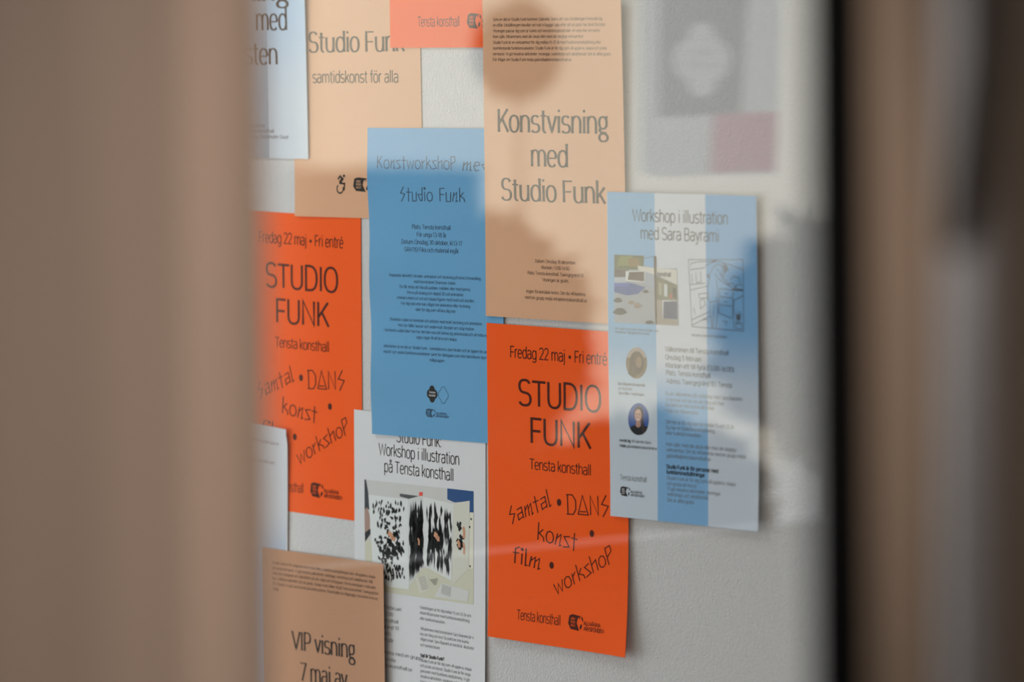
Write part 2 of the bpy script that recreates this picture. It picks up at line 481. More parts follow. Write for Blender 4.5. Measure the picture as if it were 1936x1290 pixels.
def stroke(pts, w):
    """a flat ribbon of width w along pts, mitred"""
    P = [Vector((p[0], p[1])) for p in pts]
    P = [p for i, p in enumerate(P) if i == 0 or (p - P[i - 1]).length > 1e-5]
    if len(P) < 2:
        return [], []
    closed = (P[0] - P[-1]).length < 1e-4 and len(P) > 3
    if closed:
        P = P[:-1]
    n = len(P)
    vs = []
    for i in range(n):
        a = P[i] - P[i - 1] if (i > 0 or closed) else P[1] - P[0]
        b = P[(i + 1) % n] - P[i] if (i < n - 1 or closed) else P[i] - P[i - 1]
        a.normalize()
        b.normalize()
        na, nb = Vector((-a.y, a.x)), Vector((-b.y, b.x))
        h = na + nb
        if h.length < 0.3:
            h = na
        h.normalize()
        k = min(1.9, 1 / max(0.35, h.dot(na)))
        vs += [P[i] + h * (w / 2 * k), P[i] - h * (w / 2 * k)]
    fs = []
    for i in range(n if closed else n - 1):
        j = (i + 1) % n
        fs.append([2 * i, 2 * i + 1, 2 * j + 1, 2 * j])
    return vs, fs


def stroke_contrast(pts, w):
    """ribbon that is thick on upright parts, thin on level parts and flares at open ends"""
    P = [Vector((p[0], p[1])) for p in pts]
    # subdivide long straight runs so that the flare stays near the ends
    q = [P[0]]
    for a, b in zip(P, P[1:]):
        L = (b - a).length
        if L > 0.3:
            q += [a.lerp(b, t) for t in (.14, .3, .7, .86)]
        q.append(b)
    P = [p for i, p in enumerate(q) if i == 0 or (p - q[i - 1]).length > 1e-5]
    closed = (P[0] - P[-1]).length < 1e-4 and len(P) > 3
    vs, fs = stroke(P, w)
    n = len(vs) // 2
    for i in range(n):
        c_ = (vs[2 * i] + vs[2 * i + 1]) / 2
        a = vs[2 * i] - c_
        up = abs(a.x) / max(1e-6, a.length)
        k_ = 0.58 + 0.57 * up
        if not closed:
            e = min(i, n - 1 - i)
            k_ *= 1.2 if e == 0 else (1.04 if e == 1 else 1)
        vs[2 * i], vs[2 * i + 1] = c_ + a * k_, c_ - a * k_
    return vs, fs


def disc2(cx, cy, rx, ry, n=16):
    return [Vector((cx + rx * math.cos(2 * math.pi * k / n), cy + ry * math.sin(2 * math.pi * k / n))) for k in range(n)]


def stick_text(s, font, wt, ribbon=stroke):
    """returns verts, faces, width in cap-height units"""
    V, Fc = [], []
    x = 0
    for ch in s:
        g = font.get(ch) or G.get(ch) or G['.']
        for stq in g[1]:
            if isinstance(stq, tuple) and stq[0] == 'dot':
                vs = disc2(x + stq[1], stq[2], wt * .62, wt * .62, 8)
                fs = [list(range(8))]
            elif isinstance(stq, tuple):
                vs = disc2(x + stq[1], stq[2], stq[3], stq[3], 18)
                fs = [list(range(18))]
            else:
                vs, fs = ribbon([(p[0] + x, p[1]) for p in stq], wt)
            o = len(V)
            V += vs
            Fc += [[i + o for i in f] for f in fs]
        x += g[0]
    return V, Fc, x


H = dict(G)       # the flared headline face
H['g'] = (.56, [arc(.27, .47, .19, .26, 0, 360), [(.4, .66), (.5, .74)], [(.16, .24), (.1, .15), (.16, .06), (.38, .02)] + arc(.29, -.16, .21, .17, 70, -270)])
H['S'] = (.6, [arc(.3, .75, .21, .25, 22, 270) + arc(.3, .25, .24, .25, 90, -158)])
H['a'] = (.54, [[(.45, 0), (.45, .52)] + arc(.27, .52, .18, .21, 0, 150), [(.45, .43), (.3, .42)] + arc(.24, .21, .17, .21, 90, 270) + [(.32, .03), (.45, .16)]])


# ------------------------------------------------------------------ sheets of paper on the wall
PW, PH = 210.0, 297.0


class Sheet:
    """an A4 sheet pinned to the back wall; (u, v) are mm from its lower left corner"""

    def __init__(s, name, label, u0, v0, rot, layer, material, lifts=(), cat='poster', group=None, colors=None, corner=0, pw=PW, ph=PH):
        layer *= 0.6
        s.u0, s.v0, s.rot, s.layer, s.lifts = u0 + layer * 1.29, v0 + layer * .11, rot, layer, lifts
        s.w, s.h, s.corner = pw, ph, corner
        c = s.pt(s.w / 2, s.h / 2, raw=True)
        nx, ny = 28, 40
        vs, fs, cols = [], [], []
        for off in (0.0, -0.22):
            for j in range(ny + 1):
                for i in range(nx + 1):
                    u, v = s.w * i / nx, s.h * j / ny
                    u, v = s.round(u, v)
                    vs.append(s.pt(u, v, off))
        N = (nx + 1) * (ny + 1)
        for j in range(ny):
            for i in range(nx):
                a = j * (nx + 1) + i
                q = [a, a + 1, a + nx + 2, a + nx + 1]
                fs.append(q)
                fs.append([k + N for k in q[::-1]])
        rim = [i for i in range(nx + 1)] + [j * (nx + 1) + nx for j in range(1, ny + 1)] + \
              [ny * (nx + 1) + i for i in range(nx - 1, -1, -1)] + [j * (nx + 1) for j in range(ny - 1, 0, -1)]
        for a, b in zip(rim, rim[1:] + rim[:1]):
            fs.append([b, a, a + N, b + N])
        cl = None
        if colors:
            vc = {}
            for k in range(len(vs)):
                kk = k % N
                vc[k] = colors((kk % (nx + 1)) / nx, (kk // (nx + 1)) / ny)
            cl = {fi: vc for fi in range(len(fs))}
        s.ob = link(name, vs, fs, material, None, tuple(c), smooth=True, colors=cl)
        me = s.ob.data
        try:
            me.set_sharp_from_angle(angle=math.radians(40))
        except Exception:
            pass
        tag(s.ob, label, cat, group)

    def round(s, u, v):
        r = s.corner
        if r:
            du, dv = u - (s.w - r), v - (s.h - r)
            if du > 0 and dv > 0:
                m_ = max(du, dv)
                l_ = math.hypot(du, dv)
                k = m_ / l_
                return s.w - r + du * k, s.h - r + dv * k
        return u, v

    def lift(s, u, v):
        a, b = u / s.w, v / s.h
        cl = lambda t: min(1.0, max(0.0, t))
        t = 0.0
        for (amp, fu, fv) in s.lifts:
            k = amp
            for q, x in ((fu, cl(a)), (fv, cl(b))):
                k *= {'1': 1.0, 'r': x ** 5, 'l': (1 - x) ** 5, 'R': x ** 2, 'L': (1 - x) ** 2,
                      'm': math.sin(math.pi * x) ** 2, 'w': math.sin(3 * math.pi * x) ** 2, 'q': math.exp(-((x - .3) / .14) ** 2), 'Q': math.exp(-((x - .7) / .14) ** 2)}[q]
            t += k
        return t

    def pt(s, u, v, off=0.0, raw=False):
        c, sn = math.cos(s.rot), math.sin(s.rot)
        X = s.u0 + c * u - sn * v
        Z = s.v0 + sn * u + c * v
        h = s.layer + (0 if raw else s.lift(u, v)) + off
        return Vector((X / 1000, -h / 1000, EYE + Z / 1000))

    def mm(s, px, py):
        u, v = s.w / 2, s.h / 2
        for _ in range(4):
            h = s.layer + s.lift(u, v)
            p = onplane(px, py, 1, -h / 1000)
            X, Z = p.x * 1000 - s.u0, (p.z - EYE) * 1000 - s.v0
            c, sn = math.cos(s.rot), math.sin(s.rot)
            u, v = c * X + sn * Z, -sn * X + c * Z
        return Vector((u, v))

    def add(s, name, V, Fc, material, off=0.12, colors=None, label=None, parent=None):
        """ink or print laid on the sheet; V in mm"""
        p = parent or s.ob
        o = link(name, [(v[0], v[1], v[2] if len(v) > 2 else 0) for v in V], Fc, material, p, ORG[s.ob.name], colors=colors, raw=True)
        bm = bmesh.new()
        bm.from_mesh(o.data)
        us, ws = [v.co.x for v in bm.verts], [v.co.y for v in bm.verts]
        for ax, lo, hi, st_ in ((0, min(us), max(us), s.w / 28), (1, min(ws), max(ws), s.h / 40)):
            q = math.ceil(lo / st_ + 1e-6)
            while q * st_ < hi:
                co, no = [0, 0, 0], [0, 0, 0]
                co[ax], no[ax] = q * st_, 1
                bmesh.ops.bisect_plane(bm, geom=bm.verts[:] + bm.edges[:] + bm.faces[:], plane_co=co, plane_no=no, dist=1e-5)
                q += 1
        for v in bm.verts:
            v.co = s.pt(v.co.x, v.co.y, off + v.co.z) - Vector(ORG[s.ob.name])
        bm.normal_update()
        bm.to_mesh(o.data)
        bm.free()
        if label:
            o['label'] = label
        return o


class Ink:
    """collects lettering and shapes in mm for one printed part"""

    def __init__(s, sheet):
        s.sh, s.V, s.F, s.C, s.z = sheet, [], [], [], 0.0

    def put(s, vs, fs, col=None):
        o = len(s.V)
        if col is not None and s.C and s.C[-1] != col:
            s.z += 0.005
        s.V += [Vector((v[0], v[1], s.z)) for v in vs]
        s.F += [[i + o for i in f] for f in fs]
        s.C += [col] * len(fs)

    def text(s, st_, p0, p1, cap, font=None, wt=0.095, base_mm=False, straight=True):
        """p0, p1 image ends of the baseline, cap = cap height in px"""
        sh = s.sh
        a, b = (p0, p1) if base_mm else (sh.mm(*p0), sh.mm(*p1))
        a, b = Vector(a), Vector(b)
        ch = cap if base_mm else (sh.mm(p0[0], p0[1] - cap) - sh.mm(*p0)).length
        if straight:
            mv = (a.y + b.y) / 2
            a.y = b.y = mv
        e = b - a
        V, Fc, w = stick_text(st_, H, wt, stroke_contrast) if font == 'serif' else stick_text(st_, font or G, wt)
        xd = e / w
        yd = Vector((-e.y, e.x)).normalized() * ch
        a, xd, yd = (Vector(q[:2]) for q in (a, xd, yd))
        s.put([a + xd * v.x + yd * v.y for v in V], Fc)

    def lines(s, rows, wt=0.1):
        for r in rows:
            s.text(r[0], r[1], r[2], r[3], wt=r[4] if len(r) > 4 else wt)

    def para(s, rows, p0, step, cap, refi, refw, align='l', wt=0.11):
        """rows of small type; p0 first baseline (left end or centre) in px, step px per line; row refi is refw px wide"""
        sh = s.sh
        w = {}
        for r in rows:
            w[r] = stick_text(r, G, wt)[2]
        k = refw / w[rows[refi]]
        for i, r in enumerate(rows):
            if not r:
                continue
            x = p0[0] + step[0] * i
            y = p0[1] + step[1] * i
            L = w[r] * k
            sl = slope(x, y)
            xa_, xb_ = (x, x + L) if align == 'l' else (x - L / 2, x + L / 2)
            s.text(r, (xa_, y + sl * (xa_ - x)), (xb_, y + sl * (xb_ - x)), cap, wt=wt)

    def poly(s, pts, col=None, mm=False):
        P = [Vector(p) if mm else s.sh.mm(*p) for p in pts]
        s.put(P, [list(range(len(P)))], col)

    def line(s, pts, w, col=None, mm=False):
        P = [Vector(p) if mm else s.sh.mm(*p) for p in pts]
        vs, fs = stroke(P, w)
        s.put(vs, fs, col)

    def make(s, name, material, off=0.12, label=None, use_col=False, parent=None):
        return s.sh.add(name, s.V, s.F, material, off, s.C if use_col else None, label, parent)


def slope(px, py):
    p = onplane(px, py, 1, 0)
    q = p + Vector((0.02, 0, 0))

    def prj(w):
        d = w - CAM
        r0 = ray(px, py)
        dx = d.dot(xa) / d.dot(fw) * F
        dy = -d.dot(ya) / d.dot(fw) * F
        return dx, dy
    a, b = prj(p), prj(q)
    return (b[1] - a[1]) / (b[0] - a[0])


def arvsfonden(sh, name, px0, py0, px1, py1, ink, tri=None, mm=None):
    """block emblem with a faceted side and two lines of capitals; box in px (emblem left/top to lettering right/bottom) or mm"""
    if mm:
        a, b = Vector((mm[0], mm[1])), Vector((mm[2], mm[3]))
    else:
        a, b = sh.mm(px0, py1), sh.mm(px1, py0)
        if b.x < a.x:
            a, b = b, a
    W_, H_ = b.x - a.x, b.y - a.y
    if not mm:
        c = sh.mm(px0, py0)
        d = sh.mm(px0, py1)
        H_ = c.y - d.y
        a = d
        W_ = sh.mm(px1, py0).x - c.x
    f = lambda x, y: (a.x + W_ * x, a.y + H_ * y)
    k = Ink(sh)
    # solid block with a bitten right side
    blk = [(.03, .9), (.12, 1.0), (.36, .93), (.27, .8), (.235, .5), (.31, .03), (.07, .08), (0, .4)]
    k.put([f(*p) for p in blk], [[0, 1, 2, 3], [0, 3, 4, 7], [7, 4, 5, 6]])
    k.put([f(*p) for p in [(.36, .93), (.375, .72), (.42, .58), (.40, .86)]], [[0, 1, 2, 3]])
    k.put([f(*p) for p in [(.335, .38), (.375, .48), (.39, .3), (.345, .12), (.32, .2)]], [[0, 1, 2, 3, 4]])
    k.put([f(*p) for p in [(.3, .85), (.335, .82), (.315, .72)]], [[0, 1, 2]])
    for tx, y0 in (('ALLMÄNNA', .42), ('ARVSFONDEN', .1)):
        V, Fc, w = stick_text(tx, G, .15)
        ww = .47 if tx[1] == 'L' else .57
        k.put([f(.43 + v.x / w * ww, y0 + v.y * .24) for v in V], Fc)
    o = k.make(name, ink)
    if tri:
        t = Ink(sh)
        for tx, y0 in (('ARV', .66), ('FOND', .46), ('ALLM', .26)):
            V, Fc, w = stick_text(tx, G, .16)
            t.put([f(.075 + v.x / w * .12, y0 + v.y * .14) for v in V], Fc)
        t.make('emblem_lettering', tri, off=0.2, parent=o)
    return o


def quatre(cx, cy, rx, ry, n=64):
    """outline of a four-lobed cloud"""
    pts = []
    for i in range(n):
        t = 2 * math.pi * i / n
        p = (t + math.pi / 4) % (math.pi / 2) - math.pi / 4
        r = 0.47 * math.cos(p) + math.sqrt(0.53 ** 2 - (0.47 * math.sin(p)) ** 2)
        pts.append((cx + rx * r * math.cos(t), cy + ry * r * math.sin(t)))
    return pts


# ---- orange studio posters: one design, printed three times
OR = dict(name='orange_poster')
p7 = Sheet('poster', 'orange poster below the Konstvisning sheet, fully visible with film and workshop lettering',
           -37.94, -619.29, 0.0006, 2.6, M['orange'], [(3.0, 'r', 'l'), (3.0, '1', 'l')], group=None)
DES = {}


def mmq(*pts):
    return [p7.mm(*q) for q in pts]


DES['date_line'] = [('Fredag 22 maj • Fri entré', *mmq((965, 678), (1149, 690)), (p7.mm(965, 656) - p7.mm(965, 678)).length, None, .095, True)]
hcap = (p7.mm(985, 720) - p7.mm(985, 768)).length
hc = (p7.mm(1060, 640).x)
DES['heading'] = [('STUDIO', *mmq((980, 766), (1139, 781)), hcap, None, .098, True),
                  ('FUNK', *mmq((1002, 838), (1119, 850)), hcap, None, .098, True)]
DES['venue_line'] = [('Tensta konsthall', *mmq((1002, 889), (1119, 899)), (p7.mm(1002, 869) - p7.mm(1002, 889)).length, None, .09, True)]
cq = (p7.mm(1075, 940) - p7.mm(1075, 976)).length
DES['activity_lettering'] = [
    ('Samtal', *mmq((966, 992), (1045, 957)), cq * .86, Q, .066, False),
    ('DANS', *mmq((1071, 973), (1155, 977)), cq * 1.02, Q, .058, False),
    ('konst', *mmq((1015, 1021), (1093, 1043)), cq * .9, Q, .068, False),
    ('film', *mmq((969, 1063), (1024, 1079)), cq * .84, Q, .07, False),
    ('workshoP', *mmq((1052, 1127), (1163, 1061)), cq * .86, Q, .066, False)]
DES['bullets'] = mmq((1058, 951), (1120, 1010), (1044, 1070))
DES['credit_line'] = [('Tensta konsthall', *mmq((978, 1176), (1061, 1180)), (p7.mm(978, 1157) - p7.mm(978, 1176)).length, None, .08, True)]
ca_, cb_ = p7.mm(1075, 1192), p7.mm(1075, 1161)
DES['logo'] = (ca_.x, ca_.y, p7.mm(1143, 1180).x, cb_.y)
DOTR = 2.1


def orange_print(sh, parts):
    for nm in parts:
        if nm == 'logo':
            arvsfonden(sh, 'funder_logo', 0, 0, 0, 0, M['inkred'], M['orange'], mm=DES['logo'])
            continue
        k = Ink(sh)
        for (tx, a, b, cap, fnt, wt, flat) in DES[nm]:
            k.text(tx, a, b, cap, fnt, wt, base_mm=True, straight=flat)
        if nm == 'activity_lettering':
            for c in DES['bullets']:
                k.put(disc2(c.x, c.y, 3.2, 3.3, 20), [list(range(20))])
        k.make(nm, M['inkred'])


ALL = ['date_line', 'heading', 'venue_line', 'activity_lettering', 'credit_line', 'logo']
orange_print(p7, ALL)
p5 = Sheet('poster', 'orange poster half hidden by the brown timber at left, its lower corner over bare wall',
           -449.6, -524.0, -0.0097, 0.4, M['orange'], [(0.3, 'r', '1')])
orange_print(p5, ALL)
p3 = Sheet('poster', 'orange poster cut off by the top of the picture, only its lower edge showing',
           -184.76, -64.02, 0.0054, 1.7, M['orange'], [(0.5, '1', 'l')])
orange_print(p3, ['credit_line', 'logo'])

# ---- beige sheet: samtidskonst for alla
p2 = Sheet('poster', 'beige poster reading samtidskonst, with wheelchair symbol, left of the blue poster', -345.45, -230.5, 0.0115, 1.0, M['beige'], [(1.5, 'L', 'l')])
k = Ink(p2)
k.text('Studio Funk', (584, 99), (766, 98), 38, 'serif', .105)
k.make('heading', M['inkbrown'])
k = Ink(p2)
k.text('samtidskonst för alla', (592, 157), (755, 157), 22, None, .1)
k.make('subtitle', M['inkbrown'])
k = Ink(p2)      # wheelchair symbol
c = lambda X, Y: (460 + X / 4.031, 300 + Y / 4.031)
k.put([p2.mm(*c(772 + 9 * math.cos(t * .4), 134 + 10 * math.sin(t * .4))) for t in range(16)], [list(range(16))])
k.line([c(726, 160), c(742, 136), c(764, 158), c(742, 190), c(777, 194), c(772, 246)], 2.0)
k.line([c(758, 156), c(740, 190)], 3.4)
k.line([c(742 + 24 * math.cos(math.radians(a)), 232 + 34 * math.sin(math.radians(a))) for a in range(-130, -400, -18)][::-1], 1.5)
k.make('wheelchair_symbol', M['inkb'])
arvsfonden(p2, 'funder_logo', 669, 336, 745, 364, M['inkb'], M['beige'])

# ---- pale sheet top left
PALE, PBLUE = (0.60, 0.66, 0.71), (0.20, 0.42, 0.68)
p1 = Sheet('poster', 'pale blue and white poster in the top left corner, reading med over sten',
           -531.69, -175.27, 0.0078, 1.7, M['white'], [(4.0, 'r', 'R'), (1.0, 'r', '1')])


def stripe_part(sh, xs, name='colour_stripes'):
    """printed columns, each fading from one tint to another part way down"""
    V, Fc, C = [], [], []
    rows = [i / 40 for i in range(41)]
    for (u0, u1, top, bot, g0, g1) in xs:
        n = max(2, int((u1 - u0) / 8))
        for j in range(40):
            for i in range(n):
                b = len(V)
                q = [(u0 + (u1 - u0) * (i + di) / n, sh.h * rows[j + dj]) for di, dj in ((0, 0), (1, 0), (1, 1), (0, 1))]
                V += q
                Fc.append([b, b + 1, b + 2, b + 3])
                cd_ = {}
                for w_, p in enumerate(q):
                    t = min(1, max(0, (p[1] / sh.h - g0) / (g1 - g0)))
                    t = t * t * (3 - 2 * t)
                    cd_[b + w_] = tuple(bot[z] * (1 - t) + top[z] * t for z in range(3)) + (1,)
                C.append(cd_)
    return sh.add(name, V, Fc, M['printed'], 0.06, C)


u_s = p1.mm(508, 200).x
stripe_part(p1, [(66, u_s, PALE, (0.36, 0.44, 0.52), .35, .75), (2, 66, (0.3, 0.5, 0.72), PALE, .4, .6), (u_s, 209.5, (0.46, 0.60, 0.74), (0.60, 0.67, 0.73), .15, .5)])  # last column's pale tint includes the sky's reflection, put into the print
k = Ink(p1)
k.text('Visning', (395, 4), (547, 2), 40, 'serif', .105)
k.text('med', (483, 58), (545, 57), 41, 'serif', .105)
k.text('Hösten', (420, 123), (527, 122), 40, 'serif', .105)
k.make('heading', M['inkbrown'])
k = Ink(p1)
k.text('i samarbete med partner', (424, 241), (502, 241), 6.5, None, .11)
k.text('Region och Tensta konsthall', (420, 251), (519, 251), 6.5, None, .11)
k.text('Med stöd av Uppdrag av Stockholm Stad', (404, 262), (546, 262), 6.5, None, .11)
k.make('small_print', M['inkpale'])

# ---- blue workshop sheet
p4 = Sheet('poster', 'plain blue poster in stick lettering, Konstworkshop heading, at the centre left',
           -220.45, -438.55, 0.0121, 1.9, M['blue'], [(1.6, 'l', 'w'), (1.8, 'L', 'l')])
k = Ink(p4)
k.text('KonstworkshoP', (713, 318), (863, 323), 24, Q, .062)
k.text('med', (875, 323), (926, 325), 24, Q, .065)
k.text('Studio', (757, 380), (820, 382), 25, Q, .065)
k.text('Funk', (831, 381), (881, 383), 25, Q, .065)
k.make('heading', M['inkblue'])
k = Ink(p4)
k.para(['Plats: Tensta konsthall', 'För unga 13-18 år', 'Datum: Onsdag 30 oktober, kl.13-17', 'GRATIS! Fika och material ingår.'], (816.5, 434.5), (0.4, 14.5), 8.2, 2, 115, 'c', .09)
k.make('date_text', M['inkblue'])
k = Ink(p4)
k.para(['Skapande aktivitet i broderi, animation och teckning på tema Omvandling', 'med konstnären Shamiran Adam.', 'Du får testa att rita på paddan, mobilen eller med penna.',
        'Prova på analog och digital 2D cell animation.', 'Animera med cut out och skapa figurer med textil och broderi.', 'För dig som inte kan något om animation eller teckning,',
        'eller för dig som vill lära dig mer.'], (823, 527), (0.4, 10.6), 5.6, 0, 174, 'c', .09)
k.para(['Shamiran Adam är konstnär och arbetar med textil, teckning och animation.', 'Hon har hållit i kurser och undervisat i broderi och stop motion.',
        'I sin konst undersöker hon hur det kan vara att känna sig annorlunda och att hitta nya', 'egna vägar till att leva och skapa.'], (825.5, 611.5), (0.4, 10.6), 5.6, 0, 175, 'c', .09)
k.para(['Aktiviteten är en del av Studio Funk - samtidskonst utan hinder och är öppen för unga', 'med IF och andra funktionsvariationer samt för deltagare som inte identifierar sig med', 'målgruppen.'],
       (827, 663.5), (0.4, 10.8), 5.6, 0, 202, 'c', .09)
k.make('body_text', M['inkblue'])
k = Ink(p4)
a = p4.mm(818, 746)
k.put([Vector(q) for q in quatre(a.x, a.y, 8.2, 8.2)], [list(range(64))])
lg = k.make('cloud_emblem', M['inkb'])
k = Ink(p4)
for tx, yy in (('Tensta', 744), ('konsthall', 750)):
    k.text(tx, (812.5, yy), (824.5, yy + .8), 3.6, None, .13)
k.make('emblem_lettering', M['white'], off=.2, parent=lg)
k = Ink(p4)
a = p4.mm(839, 748)
q = [Vector(z) for z in quatre(a.x, a.y, 7.8, 8.0)]
k.line([tuple(z) for z in q + q[:1]], .4, mm=True)
k.make('cloud_outline', M['inkblue'])
arvsfonden(p4, 'funder_logo', 806, 773, 850, 790, M['inkblue'], M['blue'])

# ---- white sheet with the printed photograph of a folded book
p8 = Sheet('poster', 'white sheet with photograph of a folded brush-painted book, tucked under the blue poster',
           -255.67, -713.46, -0.0141, 1.0, M['white'], [(2.0, 'r', 'L'), (0.4, 'l', '1')])
k = Ink(p8)
k.text('Studio Funk:', (750, 838), (836, 845), 23, None, .085)
k.text('Workshop i illustration', (717, 861), (870, 880), 22, None, .085)
k.text('på Tensta konsthall', (727, 894), (859, 909), 22, None, .085)
k.make('heading', M['inkb'])
k = Ink(p8)
c = lambda X, Y: (670 + X / 4.608, 880 + Y / 4.608)
L = lambda *v: lin(v)


def poly8(pts, col):
    k.poly([c(*p) for p in pts], lin([min(255, x * 1.13) for x in col]))


poly8([(93, 127), (1043, 230), (1043, 1220), (100, 1085)], (182, 183, 180))
photo8 = k.make('photo_print', M['printed'], .05, use_col=True)
k = Ink(p8)
poly8([(96, 640), (560, 900), (1043, 900), (1043, 1220), (100, 1085)], (184, 184, 165))
poly8([(93, 127), (106, 128), (122, 215), (138, 330), (142, 385), (94, 395)], (52, 55, 58))
poly8([(93, 390), (118, 370), (142, 450), (138, 560), (96, 590)], (150, 124, 112))
poly8([(96, 590), (144, 555), (146, 600), (98, 672)], (30, 28, 30))
poly8([(400, 250), (565, 272), (480, 296), (402, 276)], (70, 72, 74))
poly8([(568, 238), (600, 236), (600, 268), (570, 272)], (205, 70, 55))
poly8([(815, 205), (1043, 230), (1043, 415), (1008, 412), (1008, 316), (880, 328), (815, 300)], (30, 68, 116))
k.make('background_print', M['printed'], .09, use_col=True, parent=photo8)
k = Ink(p8)
poly8([(128, 258), (470, 300), (480, 1085), (290, 1060), (165, 860)], (197, 202, 200))
poly8([(470, 300), (606, 278), (614, 860), (482, 1060)], (188, 192, 190))
poly8([(606, 278), (868, 340), (850, 1010), (614, 880)], (196, 200, 198))
poly8([(868, 335), (1010, 312), (1000, 905), (856, 1050)], (190, 190, 178))
poly8([(1010, 415), (1043, 418), (1043, 900), (1003, 905)], (200, 198, 182))
poly8([(535, 985), (640, 960), (660, 1090), (575, 1120)], (190, 190, 178))
poly8([(770, 1030), (1005, 1100), (990, 1190), (700, 1150)], (188, 190, 186))
k.make('folded_book_print', M['printed'], .13, use_col=True, parent=photo8)
R = random.Random(7)
k = Ink(p8)
BK = lin((28, 27, 27))


def dab(x, y, dx, dy, w):
    a, b = c(x, y), c(x + dx, y + dy)
    A, B = p8.mm(*a), p8.mm(*b)
    d = (B - A)
    n = Vector((-d.y, d.x)).normalized() * (w * .68)
    mid = A.lerp(B, R.uniform(.35, .65)) + n * R.uniform(-.3, .3)
    k.put([A, mid - n, B, mid + n], [[0, 1, 2, 3]], BK)


for i in range(150):     # loose dabs on the left page, thick in its middle
    a = R.uniform(0, 6.28)
    r = R.random() ** .55
    x, y = 315 + 125 * r * math.cos(a), 640 + 330 * r * math.sin(a)
    inner = r < .62
    dab(x, y, R.uniform(-22, 22), R.uniform(25, 60) * (1 if inner else 1.1), R.uniform(3.0, 6.5) if inner else R.uniform(1.8, 3.2))
for i in range(26):
    dab(R.uniform(165, 440), R.uniform(300, 400), R.uniform(-14, 10), R.uniform(30, 62), R.uniform(1.4, 2.6))
for i in range(22):
    dab(R.uniform(270, 440), R.uniform(850, 985), R.uniform(-14, 14), R.uniform(30, 60), R.uniform(1.6, 3))
for i in range(62):      # dense upright strokes on the second page
    t = R.random()
    x = 484 + 118 * t
    y0 = 310 - 26 * t + R.uniform(0, 420)
    dab(x, y0, R.uniform(-6, 10), R.uniform(140, 300), R.uniform(1.6, 3.6))
for i in range(14):
    x = R.uniform(505, 590)
    dab(x, R.uniform(380, 700), R.uniform(-5, 10), 220, R.uniform(4, 7))
for i in range(30):
    t = R.random()
    dab(486 + 118 * t, 800, R.uniform(0, 14), 220 - 150 * t, R.uniform(1.2, 2.4))
for i in range(88):      # upright strokes on the third page
    t = R.random()
    x = 622 + 232 * t
    y0 = 292 + 60 * t + R.uniform(0, 480)
    dab(x, y0, R.uniform(-7, 7), min(R.uniform(90, 260), 880 + 120 * t - y0), R.uniform(1.4, 3.4))
for i in range(24):
    dab(R.uniform(660, 800), R.uniform(520, 690), R.uniform(-12, 12), R.uniform(60, 110), R.uniform(3, 6))
for i in range(22):
    a = R.uniform(0, 6.28)
    dab(928 + 30 * math.cos(a) * R.random(), 650 + 130 * math.sin(a) * R.random(), R.uniform(-8, 8), R.uniform(25, 60), R.uniform(3, 5))
for i in range(9):
    dab(R.uniform(895, 960), R.uniform(470, 520), R.uniform(-14, 14), R.uniform(15, 40), 1.6)
for X, Y in ((1005, 530), (1010, 870), (1018, 460)):
    dab(X, Y, 8, 26, 2)
k.make('brush_marks_print', M['printed'], .17, use_col=True, parent=photo8)
k = Ink(p8)
SK = lin((205, 150, 115))
for (x, y, dx, dy, w) in ((300, 590, 40, 50, 5), (330, 640, 30, 20, 4), (700, 600, 30, 40, 5), (725, 620, 12, 45, 4), (955, 540, 4, 100, 3.6), (905, 660, 14, 60, 4), (955, 680, 6, 100, 3), (560, 640, 8, 60, 2.4)):
    a, b = p8.mm(*c(x, y)), p8.mm(*c(x + dx, y + dy))
    vs, fs = stroke([a, a.lerp(b, .5) + Vector((1, .6)), b], w)
    k.put(vs, fs, SK)
k.make('paint_spot_print', M['printed'], .21, use_col=True, parent=photo8)
k = Ink(p8)
GR = lin((120, 120, 112))
k2 = Ink(p8)
for i in range(9):
    k.line([c(560 + i * 4, 985 + i * 13), c(625 + i * 3, 970 + i * 13)], .35, GR)
    k.line([c(660 + i * 5, 1000 + i * 6), c(735 - i * 2, 990 + i * 7)], .3, GR)
for i in range(9):
    k2.line([c(775 + i * 9, 1040 + i * 3), c(765 + i * 9, 1120 + i * 4)], .35, GR)
k2.make('page_lettering_print', M['printed'], .21, use_col=True, parent=photo8)
k.make('page_lettering_print', M['printed'], .21, use_col=True, parent=photo8)
k = Ink(p8)
k.para(['Onsdag 5 februari', 'Klockan 13.00', 'Tensta konsthall', 'Taxingegränd 10', 'Det är gratis', 'Material ingår', '', 'Vill du komma med en grupp?', 'Mejla Gabriella:', 'info@tenstakonsthall.se'],
       (697, 1147), (0.1, 12.2), 6.5, 0, 63, 'l', .09)
k.make('practical_text', M['inkpale'])
k = Ink(p8)
k.para(['Workshopen är för dig mellan 15 och 25 år och', 'riktad till personer med funktionsnedsättning', 'eller funktionsvariation.', '', 'Tillsammans med konstnären Sara Bayrami lär vi', 'oss om färg och text. Du behöver inte kunna',
        'något innan. Sara Bayrami är konstnär, illustratör', 'och serietecknare.'], (794.5, 1153), (0.15, 10.0), 5.6, 0, 97, 'l', .09)
k.para(['Studio Funk är för dig som vill uppleva, skapa', 'och prata om konst. Studio Funk är för unga', 'personer med funktions-nedsättning. Vi gör', 'kreativa aktiviteter, visningar och besök.', 'Det är alltid gratis.'], (795.5, 1253), (0.15, 10.0), 5.6, 0, 97, 'l', .09)
k.make('body_text', M['inkpale'])
k = Ink(p8)
k.text('Vad är Studio Funk?', (795.5, 1244), (841, 1249.5), 6.2, None, .19)
k.make('bold_line', M['inkb'])

